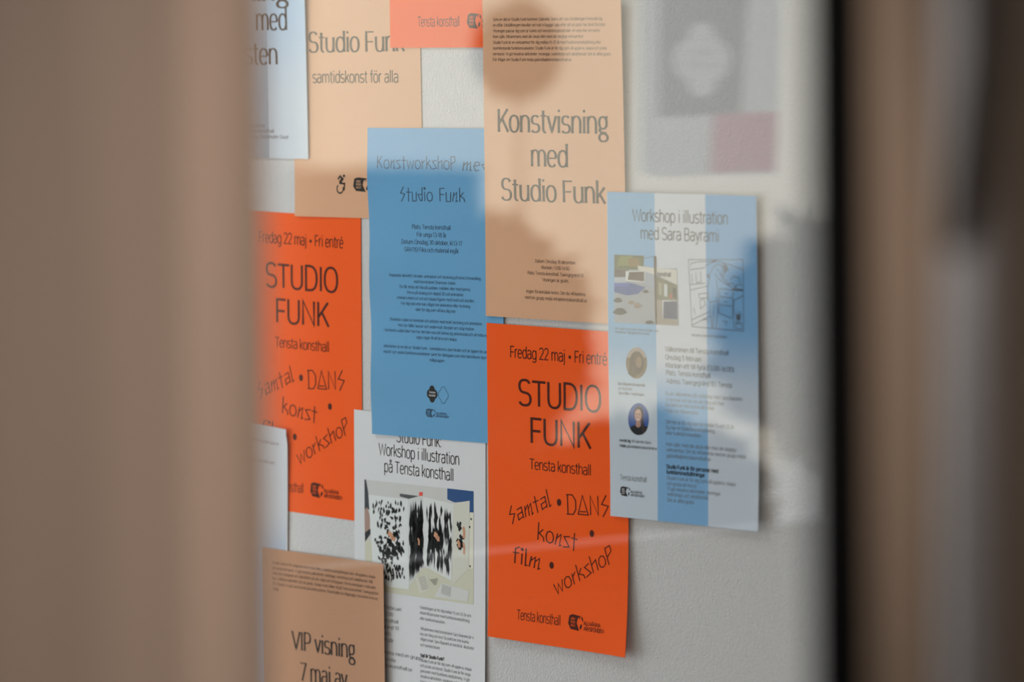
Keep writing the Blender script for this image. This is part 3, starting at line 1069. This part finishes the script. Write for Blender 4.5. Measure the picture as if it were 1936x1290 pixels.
# ---- pale sheet with a rounded corner, lower left
p9 = Sheet('poster', 'pale blue sheet with rounded curled corner at the left edge, above the VIP poster',
           -584.4, -731.10, -0.0416, 1.0, M['white'], [(2.0, 'r', 'r'), (0.4, 'r', '1')], corner=14)
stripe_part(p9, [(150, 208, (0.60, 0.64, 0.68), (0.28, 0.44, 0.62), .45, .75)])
k = Ink(p9)
k.para(['konstnärer som arbetar med text, ljud och', 'bild på olika sätt', '', 'och samtal med', 'unga, vuxna, lärare och personal, samt', 'en visning'], (437, 830), (0, 9.2), 5.4, 0, 91, 'l', .09)
k.make('body_text', M['inkpale'])

# ---- beige VIP sheet
p10 = Sheet('poster', 'tan brown poster at the bottom left reading VIP visning 7 maj',
            -412.6, -861.4, 0.0012, 2.5, M['tan'], [(3.0, 'r', '1'), (1.5, 'r', 'q')])
k = Ink(p10)
k.text('VIP visning', (553, 1228), (673, 1247), 34, 'serif', .105)
k.text('7 maj av', (568, 1287), (658, 1302), 34, 'serif', .105)
k.make('heading', M['inkb'])
k = Ink(p10)
k.para(['Studio Funk är för unga personer med olika funktionsnedsättningar som vill uppleva, skapa', 'och prata om konst. Vi gör kreativa aktiviteter, visningar, workshops och ateljébesök. Håll', 'utkik efter program och aktiviteter på vår webb och instagram. Första onsdagen i månaden',
        'har vi alltid en aktivitet. Det är gratis. Studio Funk håller till på Tensta konsthall, Taxingegränd', '10, i Tensta. Vi gör även besök på andra platser. Konsthallen är tillgänglig. Vid entrén finns en', 'ramp.'], (514.5, 1067), (0.2, 9.9), 5.2, 0, 196, 'l', .09)
k.make('body_text', M['inksmall'])

# ---- tall beige sheet: Konstvisning
p6 = Sheet('poster', 'tall beige poster reading Konstvisning med Studio Funk, at the top centre',
           -37.76, -315.71, 0.0044, 3.0, M['beige'], [(3.0, 'r', 'R'), (1.0, 'L', 'l'), (0.6, 'm', 'w')])
k = Ink(p6)
k.text('Konstvisning', (941, 250), (1152, 254), 43, 'serif', .105)
k.text('med', (1004, 315), (1076, 317), 42, 'serif', .105)
k.text('Studio Funk', (948, 379), (1146, 386), 41, 'serif', .105)
k.make('heading', M['inkbrown'])
k = Ink(p6)
k.para(['Som en del av Studio Funk kommer Gabriella Skans att visa utställningen Föreställ dig', 'en affär. Utställningen handlar om vad vi bygger upp efter att en plats har blivit förstörd.', 'Visningen passar dig som är funkis och konstintresserad eller vill veta mer om konst.',
        'Kom själv, tillsammans med din skola eller med din dagliga verksamhet.', 'Studio Funk är en verksamhet för dig mellan 15-25 år med funktionsnedsättning eller', 'normbrytande funktionsvariation. Studio Funk är för dig som vill uppleva, skapa och prata',
        'om konst. Vi gör kreativa aktiviteter, visningar, workshops och ateljébesök. Det är alltid gratis.', 'För frågor om Studio Funk mejla gabriella@tenstakonsthall.se'], (933, 39.5), (0, 10.85), 5.6, 0, 207, 'l', .09)
k.make('body_text', M['inksmall'])
k = Ink(p6)
k.para(['Datum: Onsdag 18 december', 'Klockan: 13.00-14.00', 'Plats: Tensta konsthall, Taxingegränd 10', 'Visningen är gratis.', '', 'Ingen föranmälan krävs. Om du vill komma', 'med en grupp mejla info@tenstakonsthall.se'], (1051, 499), (0.2, 11.7), 6.2, 2, 106, 'c', .09)
k.make('date_text', M['inksmall'])

# ---- striped blue and white workshop sheet
p11 = Sheet('poster', 'blue and white striped poster on the right with photo, drawing and two round portraits',
            146.86, -491.13, 0.0072, 4.8, M['white'], [(1.2, '1', 'l'), (1.5, 'r', 'l'), (1.0, 'l', 'm')])
sa, sb = p11.mm(1240, 500).x, p11.mm(1336, 500).x
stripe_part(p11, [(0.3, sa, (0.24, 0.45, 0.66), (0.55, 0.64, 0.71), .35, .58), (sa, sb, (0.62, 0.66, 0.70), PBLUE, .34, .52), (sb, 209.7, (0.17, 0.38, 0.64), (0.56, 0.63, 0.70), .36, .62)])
k = Ink(p11)
k.text('Workshop i illustration', (1197, 420), (1378, 424), 23, None, .085)
k.text('med Sara Bayrami', (1212, 453), (1361, 458), 23, None, .085)
k.make('heading', M['inkb'])
c = lambda X, Y: (1130 + X / 3.909, 360 + Y / 3.909)
k = Ink(p11)


def polyc(pts, col):
    k.poly([c(*p) for p in pts], lin([min(255, x * 1.08) for x in col]))


polyc([(128, 478), (345, 486), (345, 560), (430, 580), (590, 580), (601, 1003), (128, 980)], (150, 155, 158))
ph = k.make('plaza_photo_print', M['printed'], .13, use_col=True)
k = Ink(p11)
polyc([(128, 478), (345, 486), (345, 560), (300, 590), (128, 585)], (92, 98, 62))
polyc([(170, 490), (260, 490), (230, 560), (150, 560)], (120, 124, 70))
polyc([(225, 510), (300, 500), (320, 560), (240, 570)], (128, 105, 60))
polyc([(128, 585), (235, 590), (235, 640), (128, 645)], (88, 80, 70))
polyc([(212, 600), (355, 598), (352, 682), (212, 672)], (205, 208, 205))
polyc([(238, 606), (350, 604), (348, 676), (226, 664)], (82, 66, 52))
polyc([(128, 645), (212, 650), (212, 690), (128, 690)], (165, 172, 178))
polyc([(128, 685), (260, 690), (360, 720), (300, 770), (220, 780), (128, 755)], (70, 88, 140))
polyc([(128, 685), (250, 688), (230, 715), (128, 712)], (90, 105, 165))
polyc([(355, 598), (430, 610), (430, 740), (360, 700)], (150, 158, 168))
polyc([(300, 560), (420, 575), (590, 590), (592, 700), (440, 630), (305, 590)], (196, 194, 182))
polyc([(440, 640), (592, 705), (595, 820), (440, 812)], (110, 108, 84))
polyc([(495, 690), (520, 700), (520, 790), (497, 785)], (190, 196, 192))
polyc([(560, 720), (585, 730), (585, 800), (562, 795)], (70, 68, 58))
polyc([(455, 680), (480, 690), (480, 780), (457, 775)], (150, 148, 120))
polyc([(535, 770), (558, 772), (556, 800), (538, 800)], (170, 90, 75))
polyc([(440, 812), (596, 816), (600, 1003), (440, 995)], (150, 140, 126))
polyc([(484, 815), (596, 818), (598, 960), (486, 950)], (205, 205, 205))
polyc([(492, 824), (594, 822), (596, 958), (490, 950)], (72, 76, 98))
for (x, y, a_, b_) in ((155, 815, 30, 18), (170, 898, 48, 26), (300, 855, 26, 22), (255, 832, 26, 14), (360, 750, 22, 12), (390, 978, 32, 14)):
    k.put([p11.mm(*c(x + a_ * math.cos(t) * (1 + .2 * math.sin(3 * t)), y + b_ * math.sin(t))) for t in [i * .449 for i in range(14)]], [list(range(14))], lin((74, 70, 66)) if a_ != 26 else lin((150, 135, 120)))
polyc([(420, 488), (438, 490), (445, 995), (432, 994)], (84, 68, 52))
k.make('plaza_detail_print', M['printed'], .2, use_col=True, parent=ph)
k = Ink(p11)
V_, F_, w_ = stick_text('konsthall', G, .13)
k.text('konsthall', c(447, 628), c(548, 650), 8, None, .14)
k.line([c(345, 505), c(430, 490)], .4)
k.make('roof_lettering', M['inkgrey'], .40, parent=ph)
# line drawing of a person bent over a kitchen worktop
k = Ink(p11)
W1 = .55
for pl in ([(675, 515), (1080, 515), (1083, 1045), (702, 1010), (675, 515)],
           [(690, 560), (700, 540), (760, 530), (860, 530)], [(690, 590), (760, 580), (800, 575)], [(800, 560), (880, 525), (960, 545), (1080, 590)], [(690, 740), (820, 710)], [(688, 700), (800, 690)],
           [(700, 620), (705, 690)], [(730, 610), (735, 685), (770, 680), (765, 605)], [(750, 770), (820, 760), (825, 800), (755, 800), (750, 770)], [(760, 820), (790, 800), (800, 850), (765, 880), (760, 820)],
           [(700, 960), (830, 900)], [(702, 1000), (840, 930)], [(715, 870), (725, 920)],
           [(860, 570), (835, 620), (820, 720), (812, 800), (840, 830), (885, 820), (892, 740), (880, 660)], [(880, 575), (905, 610), (925, 650), (980, 700)], [(870, 620), (900, 660), (960, 700), (1000, 720)],
           [(835, 830), (835, 900), (850, 1018)], [(890, 820), (892, 900), (880, 1018)], [(862, 850), (858, 1015)],
           [(860, 570), (890, 548), (920, 560)], [(920, 560), (935, 545), (960, 560), (970, 590), (945, 610), (930, 640)], [(925, 570), (920, 640)], [(940, 575), (935, 650)],
           [(905, 730), (1005, 740), (1000, 940)], [(905, 730), (900, 910), (1000, 950)], [(910, 790), (1000, 800)], [(908, 850), (1000, 860)], [(945, 765), (965, 768)], [(940, 825), (965, 828)],
           [(1005, 820), (1083, 780)], [(1010, 820), (1010, 1035)], [(985, 660), (1010, 640), (1050, 650), (1060, 690)], [(1000, 740), (1080, 745)], [(1010, 730), (1040, 700), (1075, 705)],
           [(1025, 900), (1035, 990)], [(1045, 890), (1045, 990)], [(1062, 900), (1055, 990)], [(1025, 985), (1070, 990), (1068, 1030), (1028, 1025), (1025, 985)], [(960, 700), (1000, 690), (1030, 720)],
           [(785, 960), (815, 955), (820, 980)], [(930, 970), (960, 975), (950, 1000)]):
    k.line([c(*p) for p in pl], W1)
for pl in ([(850, 530), (880, 525)], [(930, 560), (950, 600)], [(945, 555), (960, 590)], [(1035, 920), (1040, 960)], [(1050, 920), (1050, 960)], [(815, 620), (825, 650)], [(1000, 735), (1075, 740)]):
    k.line([c(*p) for p in pl], 1.6)
k.make('line_drawing', M['inkgrey'], .16)
k = Ink(p11)
k.text('Vid torget finns entrén till konsthallen, nära', c(130, 1035), c(455, 1048), 4.6, None, .1)
k.text('tunnelbanan. Tillgänglig entré och ramp.', c(133, 1058), c(388, 1072), 4.6, None, .1)
k.make('caption_text', M['inkpale'])
k = Ink(p11)
k.text('Illustration av konstnären Sara Bayrami', c(700, 1082), c(960, 1094), 4.6, None, .1)
k.make('caption_text', M['inkgrey'])
c = lambda X, Y: (1130 + X / 3.4875, 640 + Y / 3.4875)


def ell(x, y, a_, b_, col, n=28):
    k.put([p11.mm(*c(x + a_ * math.cos(2 * math.pi * i / n), y + b_ * math.sin(2 * math.pi * i / n))) for i in range(n)], [list(range(n))], lin(col))


k = Ink(p11)
ell(260, 165, 69, 103, (120, 102, 74))
pr = k.make('brown_portrait_print', M['printed'], .16, use_col=True, label='round brown photograph of a long-haired person')
k = Ink(p11)
k.poly([c(260 + 69 * math.cos(t), 165 + 103 * math.sin(t)) for t in [math.radians(a) for a in range(200, 341, 10)]], lin((165, 150, 135)))
ell(262, 165, 48, 78, (84, 68, 48))
ell(276, 160, 19, 36, (138, 112, 82))
k.poly([c(*p) for p in ((215, 170), (205, 235), (235, 262), (262, 250), (250, 190))], lin((92, 76, 52)))
k.make('portrait_detail_print', M['printed'], .2, use_col=True, parent=pr)
k = Ink(p11)
ell(273, 535, 68, 106, (48, 86, 158))
pr = k.make('blue_portrait_print', M['printed'], .16, use_col=True, label='round blue photograph of a smiling dark-haired person in black')
k = Ink(p11)
k.poly([c(*p) for p in ((216, 590), (245, 575), (300, 578), (335, 585), (322, 615), (300, 636), (273, 641), (246, 632), (226, 612))], lin((26, 24, 26)))
ell(275, 500, 30, 54, (50, 36, 32))
k.poly([c(*p) for p in ((285, 480), (303, 500), (308, 560), (318, 600), (305, 625), (296, 600), (290, 560))], lin((62, 44, 38)))
ell(271, 512, 22, 45, (196, 156, 138))
k.poly([c(*p) for p in ((258, 545), (286, 545), (288, 582), (272, 592), (256, 582))], lin((180, 140, 122)))
k.poly([c(*p) for p in ((250, 480), (262, 458), (280, 456), (292, 480), (278, 470), (262, 474))], lin((48, 34, 30)))
for (x, y, a_, b_, cc) in ((262, 502, 4.5, 4, (50, 36, 34)), (280, 503, 4.5, 4, (50, 36, 34)), (271, 519, 3, 5, (170, 125, 108))):
    ell(x, y, a_, b_, cc, 10)
k.poly([c(*p) for p in ((259, 532), (271, 536), (284, 533), (277, 544), (266, 544))], lin((225, 210, 205)))
k.make('portrait_detail_print', M['printed'], .2, use_col=True, parent=pr)
k = Ink(p11)
for (tx, a_, b_, w_) in (('Sara Bayrami är konstnär', (136, 308), (318, 322), .15), ('och illustratör.', (139, 340), (236, 347), .1), ('Sara håller i workshopen.', (141, 370), (314, 384), .12),
                         ):
    k.text(tx, c(*a_), c(*b_), 5.2, None, w_)
k.make('caption_text', M['inkpale'])
k = Ink(p11)
for (tx, a_, b_, w_) in (('Anmäl dig', (147, 682), (222, 690), .2), ('till Gabriella Skans', (228, 690), (357, 699), .1), ('Mejla', (147, 717), (190, 721), .2), ('gabriella@tenstakonsthall.se', (193, 722), (396, 740), .12)):
    k.text(tx, c(*a_), c(*b_), 5.2, None, w_)
k.make('caption_text', M['inkgrey'])
k = Ink(p11)
for i, (tx, a_, b_) in enumerate((('Välkommen till Tensta konsthall', (448, 90), (868, 112)), ('Onsdag 5 februari', (450, 142), (688, 155)), ('Klockan ett till fyra (13.00-16.00)', (452, 196), (904, 222)),
                                  ('Plats: Tensta konsthall', (454, 245), (748, 262)), ('Adress: Taxingegränd 10 i Tensta', (457, 298), (890, 328)))):
    k.text(tx, c(*a_), c(*b_), 9.0, None, .1)
k.make('date_text', M['inkgrey'])
k = Ink(p11)
for (tx, a_, b_) in (('Du är välkommen på workshop med Sara Bayrami.', (450, 380), (960, 412)), ('Vi tecknar och lär oss om färg och text.', (452, 418), (843, 444)), ('Du behöver inte kunna allt innan.', (452, 453), (778, 474)), ('Vi lär oss tillsammans.', (453, 490), (672, 505)),
                     ('Det här är för dig som är mellan 15 och 25 år.', (452, 566), (908, 598)), ('Du har en funktionsnedsättning', (453, 602), (776, 626)), ('eller funktionsvariation.', (453, 638), (690, 656)),
                     ('Kom själv, med din skola eller med din dagliga', (454, 714), (918, 748)), ('verksamhet. Om du vill komma med en grupp mejla:', (455, 752), (985, 792)), ('gabriella@tenstakonsthall.se', (456, 790), (750, 810)),
                     ('Studio Funk är för dig som vill uppleva, skapa', (458, 938), (914, 972)), ('och prata om konst.', (459, 972), (660, 988)), ('Vi gör kreativa aktiviteter, visningar,', (460, 1008), (818, 1038)), ('workshops och ateljébesök.', (461, 1042), (737, 1066)), ('Det är alltid gratis.', (461, 1082), (645, 1094))):
    k.text(tx, c(*a_), c(*b_), 7.0, None, .09)
k.make('body_text', M['inkpale'])
k = Ink(p11)
k.text('Studio Funk är för personer med', c(456, 862), c(800, 888), 7.2, None, .19)
k.text('funktionsnedsättningar', c(457, 898), c(712, 915), 7.2, None, .19)
k.make('bold_line', M['inkb'])
k = Ink(p11)
k.text('Tensta konsthall', c(152, 938), c(328, 950), 10, None, .08)
k.make('credit_line', M['inkgrey'])
arvsfonden(p11, 'funder_logo', 1173.5, 920, 1220, 939, M['inkb'], M['white'])

# ------------------------------------------------------------------ the mirrored side: window wall, flyers, garden
def refl(px, py, X=XW):
    d = ray(px, py)
    p = onplane(px, py, 1, YG - 0.003)
    r = Vector((d.x, -d.y, d.z))
    return p + r * ((X - p.x) / r.x)


wy0, wy1, wz0, wz1 = -4.8, -2.8, 0.9, 2.3
box('wall_left', [(XW - 0.12, -5.3, 0, XW, YF, wz0), (XW - 0.12, -5.3, wz1, XW, YF, 2.7), (XW - 0.12, wy1, wz0, XW, YF, wz1), (XW - 0.12, -5.3, wz0, XW, wy0, wz1)], M['roomwall'], kind='structure')
w2 = empty('window_2', (XW - 0.06, (wy0 + wy1) / 2, wz0))
w2['kind'] = 'structure'
fr = 0.05
box('window_frame', [(XW - 0.08, wy0, wz0, XW - 0.02, wy0 + fr, wz1), (XW - 0.08, wy1 - fr, wz0, XW - 0.02, wy1, wz1), (XW - 0.08, wy0, wz0, XW - 0.02, wy1, wz0 + fr), (XW - 0.08, wy0, wz1 - fr, XW - 0.02, wy1, wz1)], M['frame'], w2)
box('glass_pane', (XW - 0.052, wy0 + fr, wz0 + fr, XW - 0.047, wy1 - fr, wz1 - fr), M['glass'], w2)


def winsheet(name, label, px, material, lay=0.0, cat='flyer', hole=None):
    """a thin sheet stuck on the inside of the window; px = mirrored corners in the picture"""
    X = XW - 0.046 + lay
    P = [refl(a, b, X) for a, b in px]
    ctr = sum(P, Vector()) / len(P)
    if not hole:
        vs, fs = P, [list(range(len(P)))]
    else:
        hp = [refl(a, b, X) for a, b in hole]
        cy, cz = sum(p.y for p in hp) / len(hp), sum(p.z for p in hp) / len(hp)
        outer = []
        for p in hp:
            d = Vector((p.y - cy, p.z - cz))
            best = None
            for a, b in zip(P, P[1:] + P[:1]):
                e = Vector((b.y - a.y, b.z - a.z))
                den = d.x * e.y - d.y * e.x
                if abs(den) < 1e-12:
                    continue
                r = Vector((a.y - cy, a.z - cz))
                t, u = (r.x * e.y - r.y * e.x) / den, (r.x * d.y - r.y * d.x) / den
                if t > 0 and -1e-6 <= u <= 1 + 1e-6 and (best is None or t < best):
                    best = t
            outer.append(Vector((X, cy + d.x * best, cz + d.y * best)))
        n = len(hp)
        vs = hp + outer
        fs = [[i, (i + 1) % n, n + (i + 1) % n, n + i] for i in range(n)]
    o = link(name, vs, fs, material, None, tuple(ctr))
    tag(o, label, cat)
    return o


winsheet('paper_sheet', 'large pale sheet mirrored in the glass behind the dark flyer and the pink sheet', [(1204, -90), (1478, -94), (1462, 330), (1206, 336)], M['pale'], lay=-.0004, cat='paper', hole=[q_ for q_ in [(1240 + 172 * t / 10, -60) for t in range(10)] + [(1412 - 16 * t / 10, -60 + 274 * t / 10) for t in range(10)] + [(1396 - 158 * t / 10, 214 + t) for t in range(10)] + [(1238, 224 - 284 * t / 10) for t in range(10)]])
qp = quatre(1321, 114, 54, 71)
fl = winsheet('flyer', 'dark grey flyer with pale four-lobed cloud emblem, seen mirrored in the glass', [(1240, -60), (1412, -62), (1396, 214), (1238, 224)], M['flyer'], hole=qp)
X2 = XW - 0.046
pts = [refl(a, b, X2) for a, b in qp]
em = link('cloud_emblem', pts, [list(range(len(pts)))], M['emblem'], fl, ORG[fl.name])
vs, fs = [], []
for tx, (x0, y0), (x1, y1) in (('Tensta', (1349, 105), (1300, 105)), ('konsthall', (1358, 130), (1291, 130))):
    V, Fc, w = stick_text(tx, G, .08)
    o = len(vs)
    vs += [refl(x0 + (x1 - x0) * v.x / w, y0 - 14 * v.y, X2 + .0004) for v in V]
    fs += [[i + o for i in f] for f in Fc]
link('emblem_lettering', vs, fs, M['frame'], em, ORG[fl.name])
winsheet('flyer', 'pink sheet seen mirrored in the glass below the four-lobed emblem', [(1342, 216), (1466, 212), (1462, 325), (1336, 328)], M['pink'], lay=.0008)

# ------------------------------------------------------------------ outside
box('ground', (-14, -12, -0.12, XW - 0.121, 8, -0.02), M['ground'], kind='structure')
b = empty('building', (-9.5, -4, 0))
tag(b, 'pale sunlit building across the yard, mirrored as the bright part of the glass', 'building')
box('wall', (-10, -12, -0.02, -9.5, 6, 5), M['facade'], b)
box('roof_edge', (-10.1, -12.1, 5, -9.4, 6.1, 5.15), M['frame'], b)


def added_shrub(name, px, py, rpx, X, label, seed, rz=None, stem=.03):  # added bush, placed to keep the bright facade out of the mirror image
    c_ = refl(px, py, X)
    dist = (c_ - Vector((onplane(px, py, 1, YG)))).length + (onplane(px, py, 1, YG) - CAM).length
    r = rpx / F * dist
    rr = random.Random(seed)
    root = empty(name, (c_.x, c_.y, -0.02))
    tag(root, label, 'added_shrub')
    vs, fs = [], []
    bm = bmesh.new()
    bmesh.ops.create_icosphere(bm, subdivisions=3, radius=r * .9)
    for v in bm.verts:
        k_ = 1 + .1 * math.sin(9 * v.co.x / r + seed) * math.sin(8 * v.co.y / r) + .05 * rr.uniform(-1, 1)
        v.co = c_ + Vector((v.co.x * k_, v.co.y * k_ * 1.05, v.co.z * k_ * (rz or 1)))
    bm.verts.index_update()
    vs = [v.co.copy() for v in bm.verts]
    fs = [[v.index for v in f.verts] for f in bm.faces]
    bm.free()
    for i in range(700):
        u = Vector((rr.gauss(0, 1), rr.gauss(0, 1), rr.gauss(0, 1))).normalized()
        q = rr.uniform(.86, 1.04)
        p = c_ + Vector((u.x * r * q, u.y * r * q * 1.05, u.z * (rz or 1) * r * q))
        a = Vector((rr.gauss(0, 1), rr.gauss(0, 1), rr.gauss(0, 1))).normalized()
        e = a.orthogonal().normalized()
        s_ = r * .17 * rr.uniform(.6, 1.2)
        o = len(vs)
        vs += [p - a * s_, p + e * s_ * .5, p + a * s_, p - e * s_ * .5]
        fs.append([o, o + 1, o + 2, o + 3])
    link('added_foliage', vs, fs, M['leaf'], root, ORG[root.name])
    pts = [(c_.x, c_.y, -0.02), (c_.x + .01, c_.y, c_.z * .5), (c_.x, c_.y, c_.z)]
    v2, f2 = tube(pts, [stem, stem * .7, stem * .35], 8)
    link('stem', v2, f2, M['bark'], root, ORG[root.name])
    return root


added_shrub('added_shrub', 922, 640, 192, -3.0, 'dark round bush added to darken the mirror image over the lower left of the Konstvisning poster', 3, 1.2)
added_shrub('added_shrub', 885, 960, 200, -2.2, 'broad dark bush added to darken the mirror image at the lower left of the glass', 9, .9)
added_shrub('added_shrub', 1575, 640, 225, -3.0, 'dark round bush added to darken the mirror image near the right edge of the glass', 4, 1.05)
added_shrub('added_shrub', 975, 95, 82, -3.9, 'small dark bush crown added to darken the mirror image over the Konstvisning small print', 5, 1.15, stem=.008)
added_shrub('added_shrub', 1230, 985, 225, -2.3, 'low dark bush added to darken the mirror image at the bottom of the glass', 7, .9)
# added clipped greenery; its level top cuts off the bright reflection at left
a, b_ = refl(420, 345, -4.6), refl(905, 345, -4.6)
y0, y1 = sorted((a.y, b_.y))
zt = a.z
hv, hf = boxmesh([(-4.9, y0, -0.02, -4.6, y1, zt)])
rr = random.Random(11)
for i in range(1500):
    p = Vector((-4.6 + rr.uniform(-.3, .02), rr.uniform(y0, y1), zt + rr.gauss(0, .004))) if i % 2 else Vector((-4.6 + rr.gauss(0, .01), rr.uniform(y0, y1), rr.uniform(0, zt)))
    q = Vector((rr.gauss(0, 1), rr.gauss(0, 1), rr.gauss(0, 1))).normalized()
    e = q.orthogonal().normalized()
    o = len(hv)
    hv += [p - q * .016, p + e * .008, p + q * .016, p - e * .008]
    hf.append([o, o + 1, o + 2, o + 3])
tag(link('added_hedge', hv, hf, M['leaf'], None, (-4.75, (y0 + y1) / 2, -0.02)), 'clipped dark greenery added to darken the mirror image over the left half of the glass', 'added_hedge')
